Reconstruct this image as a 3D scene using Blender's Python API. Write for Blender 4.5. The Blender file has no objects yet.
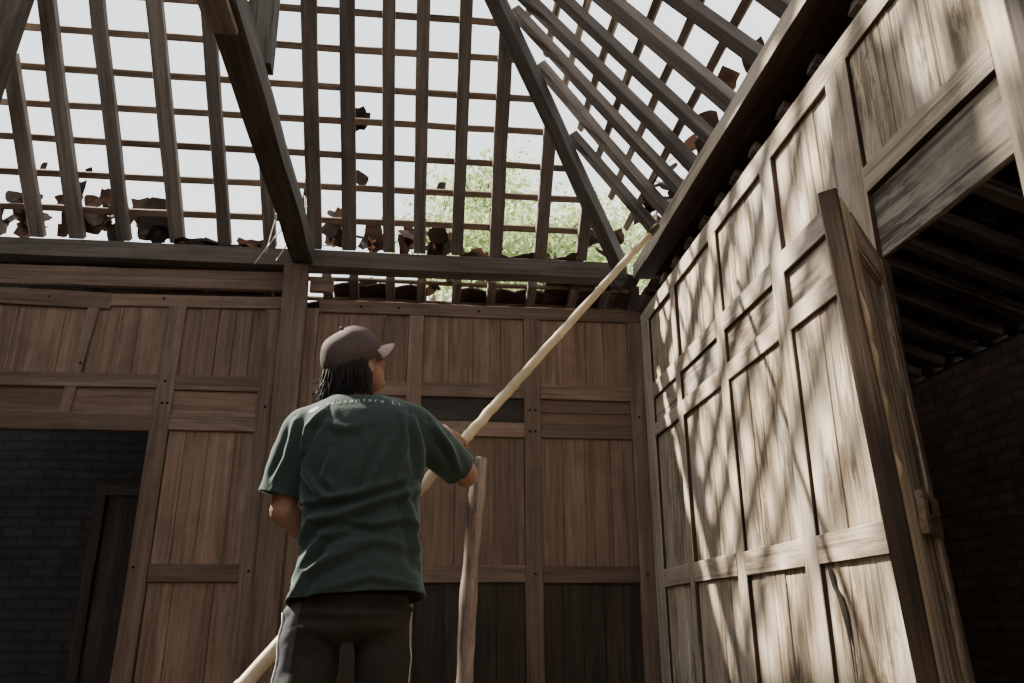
import bpy, bmesh, math, random
from mathutils import Vector as V, Matrix, Quaternion, noise
rnd = random.Random(7)
scn = bpy.context.scene
COL = scn.collection

SUN_E, SKY_E, EXPO, LOOK = 23.0, 2.2, 0.08, 'AgX - Base Contrast'
SKY_A, SKY_B = (.85, .89, .915), (.955, .955, .945)
FOLDS = [
[ (-0.344, 1.109), (-0.292, 1.113), (-0.201, 1.129), (-0.056, 1.178) ],
[ (-0.357, 0.992), (-0.322, 1.055), (-0.252, 1.064), (-0.156, 1.103), (-0.020, 1.149) ],
[ (-0.286, 1.021), (-0.225, 1.056), (-0.135, 1.042), (-0.052, 1.066), (-0.016, 1.040) ],
[ (-0.373, 0.822), (-0.328, 0.906), (-0.252, 0.951), (-0.191, 0.968) ],
[ (-0.274, 0.860), (-0.144, 0.896), (-0.010, 0.874) ],
[ (-0.363, 0.890), (-0.285, 1.007), (-0.215, 1.030) ],
[ (-0.368, 1.263), (-0.356, 1.330), (-0.312, 1.384) ],
[ (-0.043, 1.372), (-0.021, 1.288), (-0.009, 1.203) ],
[ (-0.067, 1.380), (-0.055, 1.293), (-0.083, 1.184) ],
[ (-0.106, 1.286), (-0.151, 1.182), (-0.180, 1.114) ],
[ (-0.276, 1.246), (-0.297, 1.180), (-0.269, 1.148) ],
[ (-0.399, 1.357), (-0.416, 1.244), (-0.447, 1.178) ],
[ (0.028, 1.358), (0.079, 1.296), (0.113, 1.238) ],
[ (-0.288, 1.338), (-0.242, 1.323), (-0.192, 1.331) ],
[ (-0.357, 1.200), (-0.309, 1.136), (-0.273, 1.119) ],
[ (-0.263, 0.976), (-0.136, 0.999), (-0.019, 0.978) ],
[ (-0.055, 1.145), (-0.031, 1.058), (-0.009, 0.944) ]]
# ------------------------------------------------------------------ materials
def nt(name):
    m = bpy.data.materials.new(name); m.use_nodes = True
    t = m.node_tree; t.nodes.clear()
    out = t.nodes.new('ShaderNodeOutputMaterial')
    b = t.nodes.new('ShaderNodeBsdfPrincipled')
    t.links.new(b.outputs[0], out.inputs[0])
    return m, t, b
def N(t, kind, **kw):
    n = t.nodes.new(kind)
    for k, v in kw.items():
        if k in n.inputs: n.inputs[k].default_value = v
        else: setattr(n, k, v)
    return n
def ramp(t, fac, stops, interp='LINEAR'):
    r = t.nodes.new('ShaderNodeValToRGB'); r.color_ramp.interpolation = interp
    e = r.color_ramp.elements
    while len(e) < len(stops): e.new(0.5)
    for i, (p, c) in enumerate(stops):
        e[i].position = p; e[i].color = (*c, 1) if len(c) == 3 else c
    t.links.new(fac, r.inputs[0]); return r.outputs[0]
def mixc(t, fac, a, b, mode='MIX'):
    n = t.nodes.new('ShaderNodeMix'); n.data_type = 'RGBA'; n.blend_type = mode
    def put(sock, v):
        if hasattr(v, 'links') or hasattr(v, 'is_linked'): t.links.new(v, sock)
        elif isinstance(v, (int, float)): sock.default_value = v
        else: sock.default_value = (*v, 1)
    put(n.inputs[0], fac); put(n.inputs[6], a); put(n.inputs[7], b)
    return n.outputs[2]
def coords(t, scale, rand=7.0):
    tc = t.nodes.new('ShaderNodeTexCoord'); oi = t.nodes.new('ShaderNodeObjectInfo')
    mul = N(t, 'ShaderNodeMath', operation='MULTIPLY'); mul.inputs[1].default_value = rand
    t.links.new(oi.outputs['Random'], mul.inputs[0])
    cx = t.nodes.new('ShaderNodeCombineXYZ')
    for i in range(3): t.links.new(mul.outputs[0], cx.inputs[i])
    ad = N(t, 'ShaderNodeVectorMath', operation='ADD')
    t.links.new(tc.outputs['Object'], ad.inputs[0]); t.links.new(cx.outputs[0], ad.inputs[1])
    res = []
    for s in scale:
        mp = t.nodes.new('ShaderNodeMapping'); mp.inputs['Scale'].default_value = s
        t.links.new(ad.outputs[0], mp.inputs[0]); res.append(mp.outputs[0])
    return res, oi
def wood(name, dark, mid, light, stain=(.03, .02, .015), stain_amt=.35, vary=.25, rough=.8, crack=.5, blotch=0.0, bump=.35, wash=None):
    m, t, b = nt(name)
    (g, f, p, q), oi = coords(t, [(1.0, 11, 11), (2.2, 70, 70), (2.6, 3.6, 3.6), (.7, 34, 34)])
    n1 = N(t, 'ShaderNodeTexNoise', Scale=1.0, Detail=5.0, Roughness=.6, Distortion=.7); t.links.new(g, n1.inputs[0])
    n2 = N(t, 'ShaderNodeTexNoise', Scale=1.0, Detail=3.0, Roughness=.7); t.links.new(f, n2.inputs[0])
    n3 = N(t, 'ShaderNodeTexNoise', Scale=1.0, Detail=6.0, Roughness=.72, Distortion=.3); t.links.new(p, n3.inputs[0])
    n4 = N(t, 'ShaderNodeTexNoise', Scale=1.0, Detail=2.0, Roughness=.6); t.links.new(q, n4.inputs[0])
    c = ramp(t, n1.outputs[0], [(.28, dark), (.5, mid), (.72, light)])
    fib = ramp(t, n2.outputs[0], [(.3, (.62, .62, .62)), (.6, (1.08, 1.08, 1.08))])
    c = mixc(t, .75, c, fib, 'MULTIPLY')
    st = ramp(t, n3.outputs[0], [(.5, (0, 0, 0)), (.68, (1, 1, 1))])
    sm = N(t, 'ShaderNodeMath', operation='MULTIPLY'); sm.inputs[1].default_value = stain_amt; t.links.new(st, sm.inputs[0])
    c = mixc(t, sm.outputs[0], c, stain)
    ck = ramp(t, n4.outputs[0], [(.36, (1, 1, 1)), (.41, (0, 0, 0))])
    km = N(t, 'ShaderNodeMath', operation='MULTIPLY'); km.inputs[1].default_value = crack; t.links.new(ck, km.inputs[0])
    c = mixc(t, km.outputs[0], c, stain)
    if wash:
        n6 = N(t, 'ShaderNodeTexNoise', Scale=1.0, Detail=5.0, Roughness=.6)
        mp = t.nodes.new('ShaderNodeMapping'); mp.inputs['Scale'].default_value = (1.3, 4, 4)
        t.links.new(p.node.inputs[0].links[0].from_socket, mp.inputs[0]); t.links.new(mp.outputs[0], n6.inputs[0])
        w = ramp(t, n6.outputs[0], [(.45, (0, 0, 0)), (.65, (.6, .6, .6))])
        c = mixc(t, w, c, wash)
    if blotch:
        n5 = N(t, 'ShaderNodeTexNoise', Scale=1.0, Detail=8.0, Roughness=.75, Distortion=.6)
        mp = t.nodes.new('ShaderNodeMapping'); mp.inputs['Scale'].default_value = (4, 34, 34)
        t.links.new(p.node.inputs[0].links[0].from_socket, mp.inputs[0]); t.links.new(mp.outputs[0], n5.inputs[0])
        bl = ramp(t, n5.outputs[0], [(.46, (0, 0, 0)), (.53, (1, 1, 1))])
        n7 = N(t, 'ShaderNodeTexNoise', Scale=1.0, Detail=3.0, Roughness=.6)
        mp = t.nodes.new('ShaderNodeMapping'); mp.inputs['Scale'].default_value = (1.6, 5, 5)
        t.links.new(p.node.inputs[0].links[0].from_socket, mp.inputs[0]); t.links.new(mp.outputs[0], n7.inputs[0])
        pm = ramp(t, n7.outputs[0], [(.42, (0, 0, 0)), (.58, (1, 1, 1))])
        b2 = N(t, 'ShaderNodeMath', operation='MULTIPLY'); t.links.new(bl, b2.inputs[0]); t.links.new(pm, b2.inputs[1])
        b3 = N(t, 'ShaderNodeMath', operation='MULTIPLY'); b3.inputs[1].default_value = blotch; b3.use_clamp = True; t.links.new(b2.outputs[0], b3.inputs[0])
        c = mixc(t, b3.outputs[0], c, stain)
    mr = N(t, 'ShaderNodeMapRange'); mr.inputs[3].default_value = 1 - vary; mr.inputs[4].default_value = 1 + vary
    t.links.new(oi.outputs['Random'], mr.inputs[0])
    hv = N(t, 'ShaderNodeHueSaturation'); t.links.new(mr.outputs[0], hv.inputs['Value']); t.links.new(c, hv.inputs['Color'])
    t.links.new(hv.outputs[0], b.inputs['Base Color'])
    b.inputs['Roughness'].default_value = rough; b.inputs['Specular IOR Level'].default_value = .25
    bp = N(t, 'ShaderNodeBump', Strength=bump, Distance=.004)
    ad = N(t, 'ShaderNodeMath', operation='ADD'); t.links.new(n2.outputs[0], ad.inputs[0]); t.links.new(n4.outputs[0], ad.inputs[1])
    t.links.new(ad.outputs[0], bp.inputs['Height']); t.links.new(bp.outputs[0], b.inputs['Normal'])
    return m
def plain(name, col, rough=.8, nscale=12, amt=.35, bump=.0, spec=.3, trans=0, vary=0.0):
    m, t, b = nt(name)
    (g,), oi = coords(t, [(1, 1, 1)])
    n = N(t, 'ShaderNodeTexNoise', Scale=nscale, Detail=6.0, Roughness=.65); t.links.new(g, n.inputs[0])
    c = ramp(t, n.outputs[0], [(.3, tuple(x * (1 - amt) for x in col)), (.7, tuple(min(1, x * (1 + amt)) for x in col))])
    if vary:
        mr = N(t, 'ShaderNodeMapRange'); mr.inputs[3].default_value = 1 - vary; mr.inputs[4].default_value = 1 + vary
        t.links.new(oi.outputs['Random'], mr.inputs[0])
        hv = N(t, 'ShaderNodeHueSaturation'); t.links.new(mr.outputs[0], hv.inputs['Value']); t.links.new(c, hv.inputs['Color']); c = hv.outputs[0]
    t.links.new(c, b.inputs['Base Color'])
    b.inputs['Roughness'].default_value = rough; b.inputs['Specular IOR Level'].default_value = spec
    if bump:
        bp = N(t, 'ShaderNodeBump', Strength=bump, Distance=.01); t.links.new(n.outputs[0], bp.inputs['Height']); t.links.new(bp.outputs[0], b.inputs['Normal'])
    if trans:
        tr = N(t, 'ShaderNodeBsdfTranslucent'); t.links.new(c, tr.inputs[0])
        mx = N(t, 'ShaderNodeMixShader'); mx.inputs[0].default_value = trans
        t.links.new(b.outputs[0], mx.inputs[1]); t.links.new(tr.outputs[0], mx.inputs[2])
        t.links.new(mx.outputs[0], t.nodes['Material Output'].inputs[0])
    return m
def brick(name, c1, c2, mortar):
    m, t, b = nt(name)
    tc = t.nodes.new('ShaderNodeTexCoord')
    br = t.nodes.new('ShaderNodeTexBrick')
    br.inputs['Color1'].default_value = (*c1, 1); br.inputs['Color2'].default_value = (*c2, 1); br.inputs['Mortar'].default_value = (*mortar, 1)
    br.inputs['Scale'].default_value = 1.0; br.inputs['Mortar Size'].default_value = .012
    br.inputs['Brick Width'].default_value = .23; br.inputs['Row Height'].default_value = .075
    n = N(t, 'ShaderNodeTexNoise', Scale=5.0, Detail=7.0, Roughness=.7); t.links.new(tc.outputs['Object'], n.inputs[0])
    ad = N(t, 'ShaderNodeVectorMath', operation='MULTIPLY_ADD'); t.links.new(n.outputs['Color'], ad.inputs[0])
    ad.inputs[1].default_value = (.05, .05, .05); sp = t.nodes.new('ShaderNodeSeparateXYZ'); t.links.new(tc.outputs['Object'], sp.inputs[0])
    sm = N(t, 'ShaderNodeMath', operation='ADD'); t.links.new(sp.outputs[0], sm.inputs[0]); t.links.new(sp.outputs[1], sm.inputs[1])
    cb = t.nodes.new('ShaderNodeCombineXYZ'); t.links.new(sm.outputs[0], cb.inputs[0]); t.links.new(sp.outputs[2], cb.inputs[1])
    t.links.new(cb.outputs[0], ad.inputs[2]); t.links.new(ad.outputs[0], br.inputs[0])
    c = mixc(t, .8, br.outputs[0], ramp(t, n.outputs[0], [(.3, (.45, .45, .45)), (.7, (1.2, 1.2, 1.2))]), 'MULTIPLY')
    t.links.new(c, b.inputs['Base Color']); b.inputs['Roughness'].default_value = .95
    bp = N(t, 'ShaderNodeBump', Strength=.8, Distance=.02); t.links.new(br.outputs['Fac'], bp.inputs['Height']); bp.invert = True
    t.links.new(bp.outputs[0], b.inputs['Normal'])
    return m

M = {}
M['stile'] = wood('brown teak frame', (.098, .068, .05), (.16, .112, .083), (.23, .163, .123), stain_amt=.30, crack=.25)
M['panel'] = wood('brown teak panel', (.112, .075, .053), (.175, .118, .085), (.24, .165, .122), stain_amt=.30, crack=.3, vary=.15)
M['panel_dark'] = wood('soot dark panel', (.024, .018, .014), (.045, .034, .026), (.075, .058, .045), stain_amt=.4, vary=.2)
M['panel_grey'] = wood('dusty grey plank', (.03, .026, .023), (.05, .043, .038), (.075, .064, .056), stain_amt=.3)
M['pale'] = wood('bleached pale wood', (.37, .285, .195), (.54, .445, .32), (.68, .585, .45), stain=(.085, .06, .04), stain_amt=.35, crack=.8, blotch=.75, vary=.10, wash=(.66, .60, .51))
M['pale_frame'] = wood('bleached pale frame', (.41, .325, .235), (.56, .465, .35), (.69, .60, .475), stain=(.10, .075, .05), stain_amt=.25, crack=.55, blotch=.35, vary=.10, wash=(.66, .60, .51))
M['lintel'] = wood('mouldy pale board', (.26, .22, .17), (.38, .33, .27), (.50, .45, .38), stain=(.035, .028, .022), stain_amt=.4, crack=.7, blotch=.7, vary=.05)
M['leaf'] = wood('worn door wood', (.27, .215, .155), (.43, .35, .265), (.56, .475, .375), stain=(.035, .025, .017), stain_amt=.4, crack=.8, blotch=.6, vary=.1)
M['leaf_dark'] = wood('dark worn edge and shaded side', (.035, .024, .016), (.07, .046, .03), (.12, .08, .05), stain=(.02, .014, .01), stain_amt=.5, crack=.8)
M['raw_pale'] = wood('pale lock wood', (.2, .15, .1), (.3, .23, .16), (.4, .32, .23), crack=.7, blotch=.8)
M['raw'] = wood('torn raw wood', (.28, .21, .14), (.40, .31, .21), (.5, .4, .29), crack=.6)
M['beam'] = wood('grey brown beam', (.068, .058, .048), (.115, .10, .085), (.17, .152, .13), stain_amt=.45, vary=.12, crack=.5)
M['beam_pale'] = wood('lightened side rafter', (.22, .18, .14), (.33, .28, .23), (.44, .38, .32), stain_amt=.45, vary=.1, crack=.6, blotch=.5)  # side room rafters: paler colour makes up for weak light there
M['dark_beam'] = wood('dark grey beam', (.042, .037, .032), (.078, .07, .061), (.125, .114, .1), stain_amt=.4, vary=.08, crack=.5)
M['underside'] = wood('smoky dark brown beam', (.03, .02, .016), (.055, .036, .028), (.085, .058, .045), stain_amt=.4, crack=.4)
M['rafter'] = wood('brown rafter', (.072, .06, .051), (.128, .107, .091), (.19, .16, .137), stain_amt=.35, vary=.3, crack=.4)
M['batten'] = wood('thin brown batten', (.11, .075, .053), (.18, .13, .092), (.26, .19, .14), stain_amt=.3, vary=.3, crack=.4)
M['bamboo_dark'] = plain('dark split', (.012, .009, .007), .9)
M['tile'] = plain('terracotta', (.10, .068, .053), .85, 14, .5, .2, vary=.5)
M['tile_dark'] = plain('mossy roof tile', (.055, .042, .035), .9, 9, .5, .2)
M['roof_under'] = plain('roof tile underside', (.06, .036, .026), .9, 9, .5, .2)
M['earth'] = plain('earth floor', (.11, .085, .065), .95, 6, .4, .3)
M['wire'] = plain('pale wire', (.45, .43, .40), .6)
M['iron'] = plain('rusty iron', (.06, .045, .04), .6)
M['brick'] = brick('bare brick', (.42, .30, .24), (.33, .25, .21), (.24, .2, .17))  # mid brown brick colour, even over the wall
M['brick_grey'] = brick('dark grey brick', (.036, .033, .03), (.028, .026, .024), (.02, .019, .018))  # very dark grey brick colour, even over the wall
M['foliage'] = plain('sunlit leaves', (.35, .43, .19), .7, 3, .45, 0, .1, .55, vary=.15)
M['bark'] = plain('bark', (.10, .075, .055), .9, 20, .5, .4)

# ------------------------------------------------------------------ objects
def meta(o, label=None, cat=None, group=None, kind=None):
    if label: o['label'] = label
    if cat: o['category'] = cat
    if group: o['group'] = group
    if kind: o['kind'] = kind
    return o
def link(name, me, mat=None, mx=None, parent=None):
    o = bpy.data.objects.new(name, me); COL.objects.link(o)
    if mat is not None:
        if len(me.materials) == 0: me.materials.append(mat)
    mx = mx if mx is not None else Matrix.Identity(4)
    if parent is not None:
        o.parent = parent
        o.matrix_basis = (WORLD[parent.name].inverted() @ mx)
    else:
        o.matrix_basis = mx
    WORLD[o.name] = mx.copy()
    return o
WORLD = {}
def empty(name, loc):
    o = bpy.data.objects.new(name, None); COL.objects.link(o)
    o.empty_display_size = .1
    o.location = loc; WORLD[o.name] = Matrix.Translation(V(loc)); return o
def bm_mesh(name, bm, smooth=False):
    bmesh.ops.recalc_face_normals(bm, faces=bm.faces)
    me = bpy.data.meshes.new(name); bm.to_mesh(me); bm.free()
    if smooth:
        me.polygons.foreach_set('use_smooth', [True] * len(me.polygons))
    return me
def frame(p0, p1, up):
    p0, p1, up = V(p0), V(p1), V(up)
    x = (p1 - p0).normalized(); z = (up - x * up.dot(x)).normalized(); y = z.cross(x)
    m = Matrix((x, y, z)).transposed().to_4x4(); m.translation = p0
    return m, (p1 - p0).length
def add_bar(bm, L, w, h, x0=0, y0=0, z0=0, ch=.004, jit=.002, seg=.3, seed=0, bow=0.0):
    """chamfered, slightly uneven timber along +X, centred on y0, z0"""
    n = max(1, int(L / seg)); rings = []
    ch = min(ch, w * .3, h * .3)
    sec = [(-w/2 + ch, -h/2), (w/2 - ch, -h/2), (w/2, -h/2 + ch), (w/2, h/2 - ch), (w/2 - ch, h/2), (-w/2 + ch, h/2), (-w/2, h/2 - ch), (-w/2, -h/2 + ch)]
    for i in range(n + 1):
        x = L * i / n
        dy = jit * noise.noise((x * 2.1 + seed, seed * 1.7, 0)) * 2 + bow * math.sin(math.pi * i / n)
        dz = jit * noise.noise((x * 2.1 + seed, seed * 1.7, 9)) * 2
        ring = []
        for k, (a, c) in enumerate(sec):
            j = jit * noise.noise((x * 7 + seed, k * 3.1, seed))
            sg = 1 + j / max(w, h) * 2
            ring.append(bm.verts.new((x0 + x, y0 + a * sg + dy, z0 + c * sg + dz)))
        rings.append(ring)
    for a, c in zip(rings, rings[1:]):
        for k in range(8): bm.faces.new((a[k], a[(k+1) % 8], c[(k+1) % 8], c[k]))
    bm.faces.new(rings[0][::-1]); bm.faces.new(rings[-1])
def beam(name, p0, p1, w, h, up, mat, parent=None, ch=.004, jit=.002, bow=0.0, seg=.3):
    mx, L = frame(p0, p1, up)
    bm = bmesh.new(); add_bar(bm, L, w, h, ch=ch, jit=jit, seed=rnd.random() * 50, bow=bow, seg=seg)
    return link(name, bm_mesh(name, bm), mat, mx, parent)
def boards(name, p0, p1, w, th, up, mat, n, parent=None, gap=.0022):
    """a panel made of n boards lying side by side; grain along p0-p1, face towards up"""
    mx, L = frame(p0, p1, up); bm = bmesh.new()
    cuts = [0] + sorted((i + rnd.uniform(-.18, .18)) / n for i in range(1, n)) + [1]
    for a, c in zip(cuts, cuts[1:]):
        bw = (c - a) * w - gap
        add_bar(bm, L, bw, th, y0=-w/2 + (a + c) / 2 * w, z0=rnd.uniform(-.003, .003), ch=.002, jit=.0012, seed=rnd.random() * 50, seg=.4)
    add_bar(bm, L, w, .005, z0=-th/2 - .0035, ch=.001, jit=0)       # a backing strip closes the joints
    return link(name, bm_mesh(name, bm), mat, mx, parent)
def tube_mesh(bm, pts, rad, sides=10, cap=True):
    rings = []; up = V((0, 0, 1))
    for i, p in enumerate(pts):
        p = V(p); a = V(pts[max(i-1, 0)]); c = V(pts[min(i+1, len(pts)-1)])
        d = (c - a).normalized()
        if abs(d.dot(up)) > .95: up = V((1, 0, 0))
        s = d.cross(up).normalized(); u = s.cross(d)
        r = rad[i] if hasattr(rad, '__len__') else rad
        rings.append([bm.verts.new(p + (s * math.cos(t) + u * math.sin(t)) * r) for t in (2*math.pi*k/sides for k in range(sides))])
    for a, c in zip(rings, rings[1:]):
        for k in range(sides): bm.faces.new((a[k], a[(k+1) % sides], c[(k+1) % sides], c[k]))
    if cap: bm.faces.new(rings[0][::-1]); bm.faces.new(rings[-1])
def tube(name, pts, rad, mat, parent=None, sides=10):
    mx, L = frame(pts[0], pts[-1], (0.3, -1, .2)); inv = mx.inverted()
    bm = bmesh.new(); tube_mesh(bm, [inv @ V(p) for p in pts], rad, sides)
    return link(name, bm_mesh(name, bm, True), mat, mx, parent)
def slab(name, lo, hi, mat, parent=None):
    lo, hi = V(lo), V(hi); c = V(((lo.x + hi.x) / 2, (lo.y + hi.y) / 2, lo.z)); bm = bmesh.new()
    bmesh.ops.create_cube(bm, size=1)
    for v in bm.verts: v.co = V((v.co.x * (hi.x - lo.x), v.co.y * (hi.y - lo.y), (v.co.z + .5) * (hi.z - lo.z)))
    return link(name, bm_mesh(name, bm), mat, Matrix.Translation(c), parent)

# ------------------------------------------------------------------ setting: floor, walls
D, W = 5.06, 1.434
XL = -3.20                     # inner face of the left wall
structure = lambda o, lab=None: meta(o, lab, None, None, 'structure')
structure(slab('floor', (-3.9, -2.6, -.1), (4.4, 7.3, 0), M['earth']), 'bare earth floor of the house')

# --- back wall: framed wooden panelling
wb = structure(empty('wall_back', (-.9, D, 0)), 'brown framed wooden panel wall behind the man')
FY = D + .02                   # centre of the frame members (front face at D)
PY = D + .027                  # panels sit back
def b_stile(x0, x1, z0, z1, mat='stile', x0b=None, x1b=None):
    xb = ((x0b if x0b is not None else x0) + (x1b if x1b is not None else x1)) / 2
    beam('stile', (xb, FY, z0), ((x0 + x1) / 2, FY, z1), x1 - x0, .04, (0, -1, 0), M[mat], wb)
def b_rail(x0, x1, z0, z1, mat='stile', z0r=None, z1r=None, dy=0.0):
    zl, zr = (z0 + z1) / 2, ((z0r if z0r is not None else z0) + (z1r if z1r is not None else z1)) / 2
    beam('rail', (x0, FY + dy, zl), (x1, FY + dy, zr), z1 - z0, .04, (0, -1, 0), M[mat], wb)
def b_panel(x0, x1, z0, z1, n, mat='panel', horiz=False):
    if horiz: boards('panel', (x0, PY, (z0+z1)/2), (x1, PY, (z0+z1)/2), z1 - z0, .016, (0, -1, 0), M[mat], n, wb)
    else: boards('panel', ((x0+x1)/2, PY, z0), ((x0+x1)/2, PY, z1), x1 - x0, .016, (0, -1, 0), M[mat], n, wb)
ZT0, ZT1 = 2.697, 2.785
R1 = (2.146, 2.242); R2 = (1.89, 1.985); R3 = (.998, 1.10)
# right of the post
b_rail(-.72, 1.434, ZT0, ZT1)
b_stile(-.815, -.722, 0, 2.72)
b_stile(-.13, -.035, 0, ZT0); b_stile(.63, .74, 0, ZT0); b_stile(1.335, 1.434, 0, ZT0)
for i, (x0, x1) in enumerate([(-.722, -.13), (-.035, .63), (.74, 1.335)]):
    for z0, z1 in (R1, R2, R3): b_rail(x0, x1, z0, z1)
    b_panel(x0, x1, R1[1], ZT0, (3, 4, 4)[i])
    b_panel(x0, x1, R2[1], R1[0], 1 if i != 2 else 2, ('panel', 'panel_grey', 'panel')[i], True)
    b_panel(x0, x1, R3[1], R2[0], (3, 3, 4)[i])
    b_panel(x0, x1, .16, R3[0], (3, 4, 5)[i], 'panel_dark')
    b_rail(x0, x1, .04, .16)
# left of the post
b_rail(-2.06, -.965, 2.69, 2.775, z0r=2.705, z1r=2.79)
b_rail(XL, -2.02, 2.69, 2.80, z0r=2.665, z1r=2.775, dy=-.002)
beam('rail', (XL, FY - .005, 2.875), (-.955, FY - .005, 2.898), .13, .045, (0, -1, 0), M['stile'], wb)
beam('rail', (-.79, FY - .003, 2.89), (-.64, FY - .003, 2.89), .1, .045, (0, -1, 0), M['stile'], wb)
b_stile(-1.667, -1.557, 0, 2.70, x0b=-1.69, x1b=-1.58)
b_stile(-1.056, -.963, 0, 2.70)
for z0, z1 in (R1, R2, R3): b_rail(-1.565, -1.05, z0, z1)
b_panel(-1.565, -1.05, R1[1], 2.71, 5); b_panel(-1.565, -1.05, R2[1], R1[0], 1, 'panel', True)
b_panel(-1.565, -1.05, R3[1], R2[0], 4); b_panel(-1.565, -1.05, .16, R3[0], 3); b_rail(-1.565, -1.05, .04, .16)
# above the left doorway
b_rail(XL, -1.66, R1[0] - .005, R1[1] - .01, z0r=R1[0] + .005, z1r=R1[1] + .005, dy=-.001)
b_rail(XL, -1.66, 1.87, 1.975, z0r=1.885, z1r=1.985)
b_stile(-2.155, -2.085, R2[1], 2.70, x0b=-2.235, x1b=-2.145)
b_stile(-2.80, -2.70, R2[1], 2.70)
b_panel(XL, -2.78, R1[1] - .02, 2.71, 3); b_panel(-2.71, -2.13, R1[1] - .02, 2.71, 4); b_panel(-2.12, -1.66, R1[1] - .02, 2.71, 3)
b_panel(XL, -2.2, R2[1] - .02, R1[0] + .02, 1, 'panel', True); b_panel(-2.17, -1.66, R2[1] - .02, R1[0] + .02, 1, 'panel', True)
b_stile(XL, XL + .1, 0, 2.7)
# pegs that pin the joints
def peg(p, axis, parent, r=.008):
    p, axis = V(p), V(axis)
    tube('peg', [p, p + axis * .006], r, M['bamboo_dark'], parent, 8)
for x, z in [(.665, 2.07), (.70, 2.07), (.665, 1.93), (.70, 1.93), (.69, 1.05), (1.385, 2.04), (1.385, 1.05), (-1.62, 2.06), (-1.59, 2.06), (-1.62, 2.2), (-1.0, 2.05), (-1.0, 1.06), (-2.14, 2.3), (-1.65, 1.08), (-2.4, 2.735), (-1.7, 2.75), (-.45, 2.742), (-.2, 2.742), (.33, 2.742)]:
    peg((x, D + .001, z), (0, -1, 0), wb)

# --- right wall: bleached framed panelling with a doorway
wr = structure(empty('wall_right', (W, 3, 0)), 'pale bleached framed wooden wall with sun patches')
FX = W + .02; PX = W + .025
def dirty_shaded_sides(o, mat, keep=.55):  # side faces go dark: old dirt, plus shadow put into the colour
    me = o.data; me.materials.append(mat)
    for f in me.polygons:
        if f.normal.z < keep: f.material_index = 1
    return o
def r_stile(y0, y1, z0, z1, mat='pale_frame'):
    dirty_shaded_sides(beam('stile', (FX, (y0+y1)/2, z0), (FX, (y0+y1)/2, z1), y1 - y0, .045, (-1, 0, 0), M[mat], wr, ch=.003), M['leaf_dark'])
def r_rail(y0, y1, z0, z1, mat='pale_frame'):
    dirty_shaded_sides(beam('rail', (FX, y0, (z0+z1)/2), (FX, y1, (z0+z1)/2), z1 - z0, .045, (-1, 0, 0), M[mat], wr, ch=.003), M['leaf_dark'])
def r_panel(y0, y1, z0, z1, n, mat='pale', horiz=False):
    if horiz: boards('panel', (PX, y0, (z0+z1)/2), (PX, y1, (z0+z1)/2), z1 - z0, .016, (-1, 0, 0), M[mat], n, wr)
    else: boards('panel', (PX, (y0+y1)/2, z0), (PX, (y0+y1)/2, z1), y1 - y0, .016, (-1, 0, 0), M[mat], n, wr)
ys = [(4.87, 5.055), (4.31, 4.39), (3.60, 3.70), (2.905, 3.02), (2.25, 2.40), (1.40, 1.61)]
RT = (2.655, 2.752); Q1 = (2.118, 2.215); Q2 = (1.868, 1.955); Q3 = (.968, 1.07)
r_rail(-.6, 5.055, *RT)
for i, (a, c) in enumerate(ys):
    r_stile(a, c, 0, RT[0])
for i in range(5):
    y1, y0 = ys[i][0], ys[i+1][1]
    r_panel(y0, y1, Q1[1], RT[0], (3, 3, 3, 3, 3)[i])
    r_rail(y0, y1, *Q1)
    if i < 4:
        r_panel(y0, y1, Q2[1], Q1[0], 1, 'lintel' if i == 1 else 'pale', True)
        for z0, z1 in (Q2, Q3): r_rail(y0, y1, z0, z1)
        r_panel(y0, y1, Q3[1], Q2[0], (3, 3, 3, 2)[i]); r_panel(y0, y1, .16, Q3[0], 3); r_rail(y0, y1, .04, .16)
    else:
        r_panel(y0, y1, 1.885, Q1[0], 1, 'lintel', True)
# the wall goes on past the doorway, out of the picture
r_panel(-.6, 1.40, .02, RT[0], 9)
# a black split in one panel and another in the door rail
def split(pts, parent, name='split', wid=.02):
    bm = bmesh.new(); L = []; R = []
    for k, (p, w) in enumerate(pts):
        p = V(p); L.append(bm.verts.new(p + V((0, -w, 0)))); R.append(bm.verts.new(p + V((0, w, 0))))
    for k in range(len(pts) - 1): bm.faces.new((L[k], R[k], R[k+1], L[k+1]))
    return link(name, bm_mesh(name, bm), M['bamboo_dark'], Matrix.Identity(4), parent)
sx = PX - .0165
split([((sx, 2.86, .965), .004), ((sx, 2.845, .93), .016), ((sx, 2.835, .89), .012), ((sx, 2.80, .85), .017), ((sx, 2.785, .80), .02), ((sx, 2.775, .75), .012), ((sx, 2.77, .70), .006), ((sx, 2.768, .6), .003), ((sx, 2.765, .5), .001)], wr)

# --- unseen walls that close the room, so that light falls in only from above
structure(boards('wall_left', (XL - .04, 1.3, 0), (XL - .04, 1.3, 2.95), 7.6, .06, (1, 0, 0), M['panel'], 32))
structure(boards('wall_front', (.4, -2.54, 0), (.4, -2.54, 2.95), 7.3, .06, (0, 1, 0), M['panel'], 30))
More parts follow.
